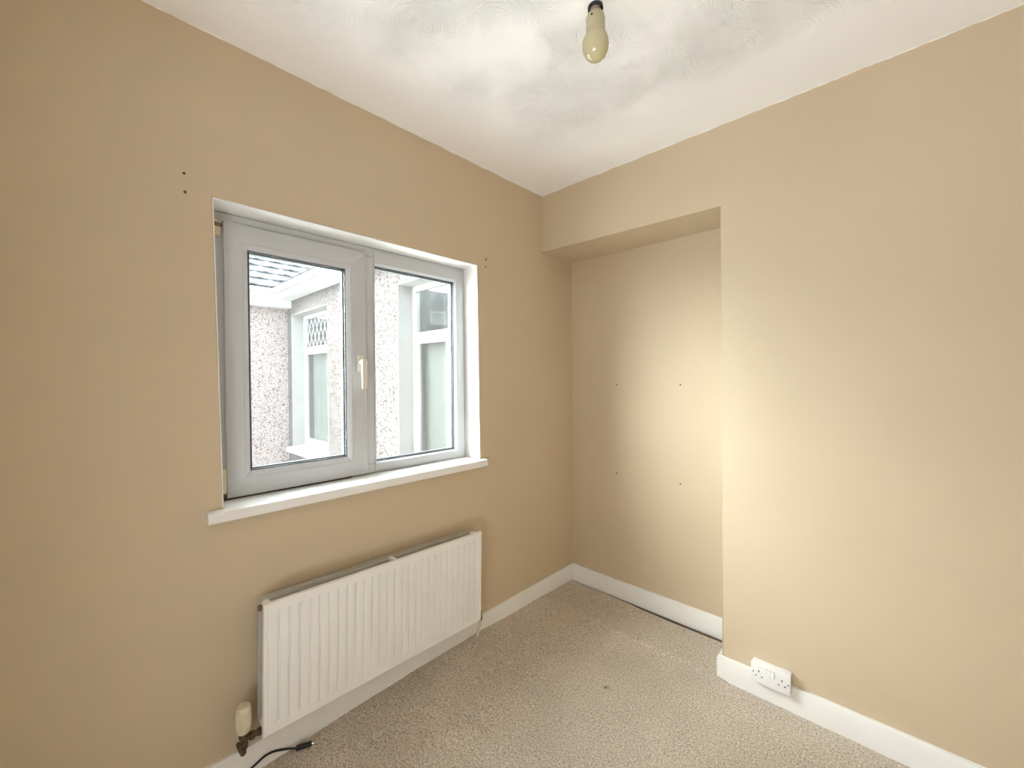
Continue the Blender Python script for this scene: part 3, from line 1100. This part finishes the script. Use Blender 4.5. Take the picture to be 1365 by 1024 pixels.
# lampholder: black shade ring, hollow from below, white skirt above it
bm = bmesh.new()
lathe(bm, LX, LY, [(0.0122, ZB + 0.1114), (0.0160, ZB + 0.1098), (0.0168, ZB + 0.1109), (0.0168, ZB + 0.1170), (0.0150, ZB + 0.1183), (0.0122, ZB + 0.1183)], 32, cap=False)
b0 = [e for e in bm.edges if e.is_boundary]
bmesh.ops.bridge_loops(bm, edges=b0)
put('shade_ring', bm, M['black'], lamp, 40)
bm = bmesh.new()
lathe(bm, LX, LY, [(0.0150, ZB + 0.1185), (0.0160, ZB + 0.1201), (0.0160, ZB + 0.1427), (0.0135, ZB + 0.1531), (0.0075, ZB + 0.1618), (0.0055, ZB + 0.1670)], 32)
put('lampholder', bm, M['holder'], lamp, 40)
bm = bmesh.new()
tube(bm, [(LX, LY, ZB + 0.1660), (LX, LY, 2.33), (LX, LY, H - 0.022)], 0.0032)
put('flex', bm, M['holder'], lamp, 60)
bm = bmesh.new()
lathe(bm, LX, LY, [(0.006, H - 0.030), (0.012, H - 0.026), (0.030, H - 0.020), (0.038, H - 0.012), (0.040, H - 0.0005)], 40)
put('ceiling_rose', bm, M['holder'], lamp, 40)

# ------------------------------------------------------------------ aerial cable by the skirting
cab = empty('aerial_cable', (0.03, -1.5, -0.01), 'black cable lying along the skirting board below the radiator valve', 'cable')
cz = lambda x, y: floor_dip(x, y) + 0.006
pts = [(0.060, -1.95, cz(0.06, -1.95)), (0.040, -1.78, cz(0.04, -1.78)), (0.026, -1.65, 0.012), (0.0205, -1.575, 0.030), (0.0205, -1.542, 0.042), (0.0205, -1.515, 0.041), (0.0215, -1.486, 0.030), (0.028, -1.460, 0.021), (0.038, -1.440, cz(0.038, -1.44))]
bm = bmesh.new()
tube(bm, spline(pts, 8), 0.0036, 10)
put('sheath', bm, M['cable'], cab, 60)
bm = bmesh.new()
e1 = Vector(pts[-1])
dr = Vector((0.024, 0.050, 0.0)).normalized()
lathe_pts = [e1 - dr * 0.004, e1 + dr * 0.006, e1 + dr * 0.010, e1 + dr * 0.046]
tube(bm, [e1 - dr * 0.004 + Vector((0, 0, 0.003)), e1 + dr * 0.046 + Vector((0, 0, 0.004))], 0.0085, 14)
put('plug_body', bm, M['black'], cab, 60)
bm = bmesh.new()
tube(bm, [e1 + dr * 0.0462 + Vector((0, 0, 0.004)), e1 + dr * 0.054 + Vector((0, 0, 0.004))], 0.0042, 12)
put('connector', bm, M['silver'], cab, 60)

# ------------------------------------------------------------------ outside: the neighbouring wing seen through the glass
YB, XA = 0.50, -6.02
TAN = math.tan(math.radians(33))
W1 = (-5.82, -4.36, 0.22, 2.42)
W2 = (-2.495, -1.03, 0.22, 2.40)
bm = bmesh.new()
# wall with two window openings, faces -y
T = 0.26
xs = [XA, W1[0], W1[1], W2[0], W2[1], -0.255]
box(bm, XA, W1[0], YB, YB + T, -0.6, 2.78)
box(bm, W1[0], W1[1], YB, YB + T, -0.6, W1[2])
box(bm, W1[0], W1[1], YB, YB + T, W1[3], 2.78)
box(bm, W1[1], W2[0], YB, YB + T, -0.6, 2.78)
box(bm, W2[0], W2[1], YB, YB + T, -0.6, W2[2])
box(bm, W2[0], W2[1], YB, YB + T, W2[3], 2.78)
box(bm, W2[1], -0.172, YB, YB + T, -0.6, 2.78)
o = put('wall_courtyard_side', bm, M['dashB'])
tag(o, 'pale pebbledashed courtyard wall with two tall windows', 'wall', None, 'structure')
bm = bmesh.new()
box(bm, XA - 0.3, XA, -3.6, YB + T, -0.6, 2.78)
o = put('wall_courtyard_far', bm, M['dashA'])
tag(o, 'pink pebbledashed courtyard wall under the tiled eaves', 'wall', None, 'structure')
bm = bmesh.new()
box(bm, -12, -0.255, -9, YB + T + 0.6, -0.72, -0.6)
o = put('floor_courtyard', bm, M['concrete'])
tag(o, 'grey concrete floor of the courtyard', 'ground', None, 'structure')

o = nbox('bounce_slab', M['bounce'], None, (-2.3, -0.2505, -3.4, YB - 0.001, 0.30, 0.42))  # added below the sill, out of view, to bounce daylight onto the ceiling
tag(o, 'pale unseen slab added below the window outside to bounce light in', 'roof', None, 'structure')


def far_window(name, W, cols, label, lead, drape):
    x0, x1, z0, z1 = W
    w = empty(name, ((x0 + x1) / 2, YB + 0.2, z0), label, 'window', None, 'structure')
    yf = YB + 0.185
    # painted smooth surround lining the opening
    b = bmesh.new()
    t = 0.012
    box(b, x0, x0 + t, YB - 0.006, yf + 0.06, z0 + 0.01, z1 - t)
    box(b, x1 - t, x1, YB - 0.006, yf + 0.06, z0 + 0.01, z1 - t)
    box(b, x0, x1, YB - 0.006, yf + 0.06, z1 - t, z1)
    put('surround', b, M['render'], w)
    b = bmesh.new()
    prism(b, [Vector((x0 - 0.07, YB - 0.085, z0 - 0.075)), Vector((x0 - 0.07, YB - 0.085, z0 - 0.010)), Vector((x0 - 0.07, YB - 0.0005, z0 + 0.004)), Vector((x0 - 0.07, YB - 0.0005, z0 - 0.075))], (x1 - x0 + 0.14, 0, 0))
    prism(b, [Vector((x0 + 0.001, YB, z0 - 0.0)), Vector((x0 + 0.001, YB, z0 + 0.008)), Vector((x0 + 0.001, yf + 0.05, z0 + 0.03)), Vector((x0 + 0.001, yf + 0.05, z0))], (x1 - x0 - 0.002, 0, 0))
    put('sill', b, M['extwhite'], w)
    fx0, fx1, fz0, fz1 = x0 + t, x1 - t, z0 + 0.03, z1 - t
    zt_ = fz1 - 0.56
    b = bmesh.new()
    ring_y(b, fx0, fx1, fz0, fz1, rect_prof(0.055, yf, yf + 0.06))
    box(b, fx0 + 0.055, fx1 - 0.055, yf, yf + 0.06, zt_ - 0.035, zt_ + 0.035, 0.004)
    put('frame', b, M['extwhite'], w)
    edges = [fx0 + 0.055 + (fx1 - fx0 - 0.11) * i / cols for i in range(cols + 1)]
    for i in range(1, cols):
        b = bmesh.new()
        box(b, edges[i] - 0.035, edges[i] + 0.035, yf - 0.001, yf + 0.059, fz0 + 0.056, zt_ - 0.036)
        box(b, edges[i] - 0.035, edges[i] + 0.035, yf - 0.001, yf + 0.059, zt_ + 0.036, fz1 - 0.056)
        put('frame_mullion', b, M['extwhite'], w)
    for i in range(cols):
        xa = edges[i] + (0.036 if i else 0.001)
        xb = edges[i + 1] - (0.036 if i < cols - 1 else 0.001)
        lo = empty('casement', Vector(((xa + xb) / 2, yf, fz0)) - world_org(w))
        lo.parent = w
        b = bmesh.new()
        ring_y(b, xa, xb, fz0 + 0.056, zt_ - 0.036, [(0, yf - 0.010), (0, yf + 0.04), (0.050, yf + 0.04), (0.056, yf + 0.004), (0.048, yf - 0.010)])
        put('casement_frame', b, M['extwhite'], lo)
        b = bmesh.new()
        box(b, xa + 0.045, xb - 0.045, yf + 0.014, yf + 0.020, fz0 + 0.10, zt_ - 0.08)
        put('glass_pane', b, M['extglass'], lo)
        b = bmesh.new()
        box(b, xa - 0.0005, xb + 0.0005, yf + 0.022, yf + 0.028, zt_ + 0.0355, fz1 - 0.0555)
        tp = put('glass_pane', b, M['extglass'], w)
        if lead:
            b = bmesh.new()
            zA, zB = zt_ + 0.036, fz1 - 0.056
            px, pz = 0.155, 0.30
            def strip(p, q_):
                p, q_ = Vector(p), Vector(q_)
                d = (q_ - p).normalized()
                nn = Vector((-d.z, 0, d.x)) * 0.006
                prism(b, [p - nn, p + nn, q_ + nn, q_ - nn], (0, 0.004, 0))
            for s in (1, -1):
                c = -12
                while c < 13:
                    # the line (x - xa)/px * pz * s + c*pz  clipped to the light
                    f0 = lambda x: zA + s * (x - xa) / px * pz + c * pz
                    cand = []
                    for x in (xa, xb):
                        if zA <= f0(x) <= zB:
                            cand.append((x, f0(x)))
                    for z in (zA, zB):
                        x = xa + (z - zA - c * pz) * px / (pz * s)
                        if xa < x < xb:
                            cand.append((x, z))
                    if len(cand) >= 2:
                        (xx0, zz0), (xx1, zz1) = cand[0], cand[1]
                        if abs(xx0 - xx1) > 0.01:
                            strip((xx0, yf + 0.0175, zz0), (xx1, yf + 0.0175, zz1))
                    c += 1
            put('lead_lattice', b, M['lead'], w)
    # what hangs behind the glass
    b = bmesh.new()
    if drape:
        nn = 140
        rows = []
        for z in (fz0 + 0.06, zt_ - 0.02):
            rows.append([b.verts.new((fx0 + 0.06 + (fx1 - fx0 - 0.12) * i / nn, yf + 0.13 + 0.018 * math.sin(i * 0.95) + 0.008 * math.sin(i * 0.37), z)) for i in range(nn + 1)])
        for i in range(nn):
            b.faces.new((rows[0][i], rows[0][i + 1], rows[1][i + 1], rows[1][i]))
        bmesh.ops.solidify(b, geom=b.faces[:], thickness=0.003)
        put('net_curtain', b, M['curtain'], w, 60)
    else:
        box(b, fx0 + 0.06, fx1 - 0.06, yf + 0.11, yf + 0.115, fz0 + 0.05, zt_ - 0.04)
        put('roller_blind', b, M['blind'], w)
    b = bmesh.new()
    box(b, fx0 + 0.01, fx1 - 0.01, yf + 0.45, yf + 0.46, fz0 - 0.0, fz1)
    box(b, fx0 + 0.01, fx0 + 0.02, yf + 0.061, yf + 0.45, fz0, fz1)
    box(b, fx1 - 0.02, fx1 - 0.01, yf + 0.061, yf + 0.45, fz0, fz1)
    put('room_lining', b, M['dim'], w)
    return w


far_window('window_2', W1, 1, 'white neighbouring window with a diamond leaded top light and net curtain', True, True)
far_window('window_3', W2, 2, 'white neighbouring window with two lights nearest to the right pane', False, False)

# roofs: felted deck, interlocking tiles, box eaves and gutters
ZE = 2.84
XEV, YEV = -5.80, 0.28          # the two eaves lines
roof = empty('roof_courtyard', (XA, YB, 2.6), 'grey tiled roof meeting in a valley with white eaves and gutters', 'roof', None, 'structure')
bm = bmesh.new()
L = 3.2
prism(bm, [Vector((XEV, -3.6, ZE - 0.03)), Vector((XEV - L, -3.6, ZE - 0.03 + L * TAN)), Vector((XEV - L, -3.6, ZE - 0.10 + L * TAN)), Vector((XEV, -3.6, ZE - 0.07))], (0, 6.6, 0))
put('roof_deck', bm, M['deck'], roof)
bm = bmesh.new()
prism(bm, [Vector((-0.255, YEV, ZE - 0.03)), Vector((-0.255, YEV + L, ZE - 0.03 + L * TAN)), Vector((-0.255, YEV + L, ZE - 0.10 + L * TAN)), Vector((-0.255, YEV, ZE - 0.07))], (-9.0, 0, 0))
put('roof_deck', bm, M['deck'], roof)
tw, tg, th = 0.32, 0.30, 0.022
me = None
ang = math.atan(TAN)
b = bmesh.new()
# one interlocking tile: gently rolled section, long axis down the slope (local -x)
sec = []
for i in range(7):
    t = i / 6
    sec.append((t * (tw - 0.008), 0.016 * math.exp(-((t - 0.86) / 0.12) ** 2)))
va, vb, vc, vd = [], [], [], []
for y, h in sec:
    va.append(b.verts.new((0.02, y, h + th)))
    vb.append(b.verts.new((-tg - 0.06, y, h + th)))
    vc.append(b.verts.new((0.02, y, h)))
    vd.append(b.verts.new((-tg - 0.06, y, h)))
for i in range(6):
    b.faces.new((va[i], va[i + 1], vb[i + 1], vb[i]))
    b.faces.new((vc[i], vd[i], vd[i + 1], vc[i + 1]))
    b.faces.new((va[i], vc[i], vc[i + 1], va[i + 1]))
    b.faces.new((vb[i], vb[i + 1], vd[i + 1], vd[i]))
b.faces.new((va[0], vb[0], vd[0], vc[0]))
b.faces.new((va[6], vc[6], vd[6], vb[6]))
bmesh.ops.recalc_face_normals(b, faces=b.faces)
tile_me = bpy.data.meshes.new('roof_tile')
b.to_mesh(tile_me)
b.free()
tile_me.materials.append(M['slate'])
base = world_org(roof)


def lay(p, rot):
    o_ = bpy.data.objects.new('roof_tile', tile_me)
    COL.objects.link(o_)
    o_.parent = roof
    o_.location = Vector(p) - base
    o_.rotation_euler = rot
    return o_


for c in range(7):
    d = c * tg * math.cos(ang)
    for k in range(12):
        y = -1.95 + (k + 0.5 * (c % 2)) * tw
        if y - 0.05 > YEV + d + 0.06:      # beyond the valley
            continue
        lay((XEV + 0.05 - d, y, ZE - 0.015 + c * tg * math.sin(ang)), (0, ang - 0.06, 0))
for c in range(4):
    d = c * tg * math.cos(ang)
    for k in range(16):
        x = -1.0 - (k + 0.5 * (c % 2)) * tw
        if x - 0.1 < XEV - d - 0.05:
            continue
        e = lay((x, YEV - 0.05 + d, ZE - 0.015 + c * tg * math.sin(ang)), (0, 0, 0))
        e.rotation_euler = (Matrix.Rotation(-math.pi / 2, 3, 'Z') @ Matrix.Rotation(ang - 0.06, 3, 'Y')).to_euler()
# box eaves
bm = bmesh.new()
box(bm, XA - 0.05, XEV - 0.02, -3.6, YB + 0.02, 2.535, 2.555)
box(bm, XEV - 0.04, XEV - 0.02, -3.6, YB + 0.02, 2.555, ZE - 0.06)
put('eaves_board', bm, M['extwhite'], roof)
bm = bmesh.new()
box(bm, XEV - 0.02, -0.256, YEV + 0.02, YB + 0.02, 2.655, 2.675)
box(bm, XEV - 0.02, -0.256, YEV + 0.02, YEV + 0.04, 2.675, ZE - 0.06)
put('eaves_board', bm, M['extwhite'], roof)


def gutter(p0, vec, out):
    b = bmesh.new()
    pts_o, pts_i = [], []
    for i in range(9):
        a_ = math.pi * i / 8
        pts_o.append((-math.cos(a_) * 0.056, -math.sin(a_) * 0.056))
        pts_i.append((-math.cos(a_) * 0.052, -math.sin(a_) * 0.052))
    loop = pts_o + pts_i[::-1]
    prism(b, [Vector(p0) + Vector(out) * (0.058 + h) + Vector((0, 0, z)) for h, z in loop], vec)
    return put('gutter', b, M['extwhite'], roof, 30)


gutter((XEV - 0.02, -3.6, 2.80), (0, 3.6 + YEV + 0.01, 0), (1, 0, 0))
gutter((XEV + 0.102, YEV + 0.02, 2.80), (-0.256 - XEV - 0.102, 0, 0), (0, -1, 0))
for yy in (-1.6, -0.75, 0.06):
    bm = bmesh.new()
    box(bm, XEV - 0.019, XEV + 0.105, yy - 0.012, yy + 0.012, 2.735, 2.742)
    box(bm, XEV - 0.019, XEV - 0.014, yy - 0.012, yy + 0.012, 2.70, 2.735)
    put('gutter_bracket', bm, M['extwhite'], roof)
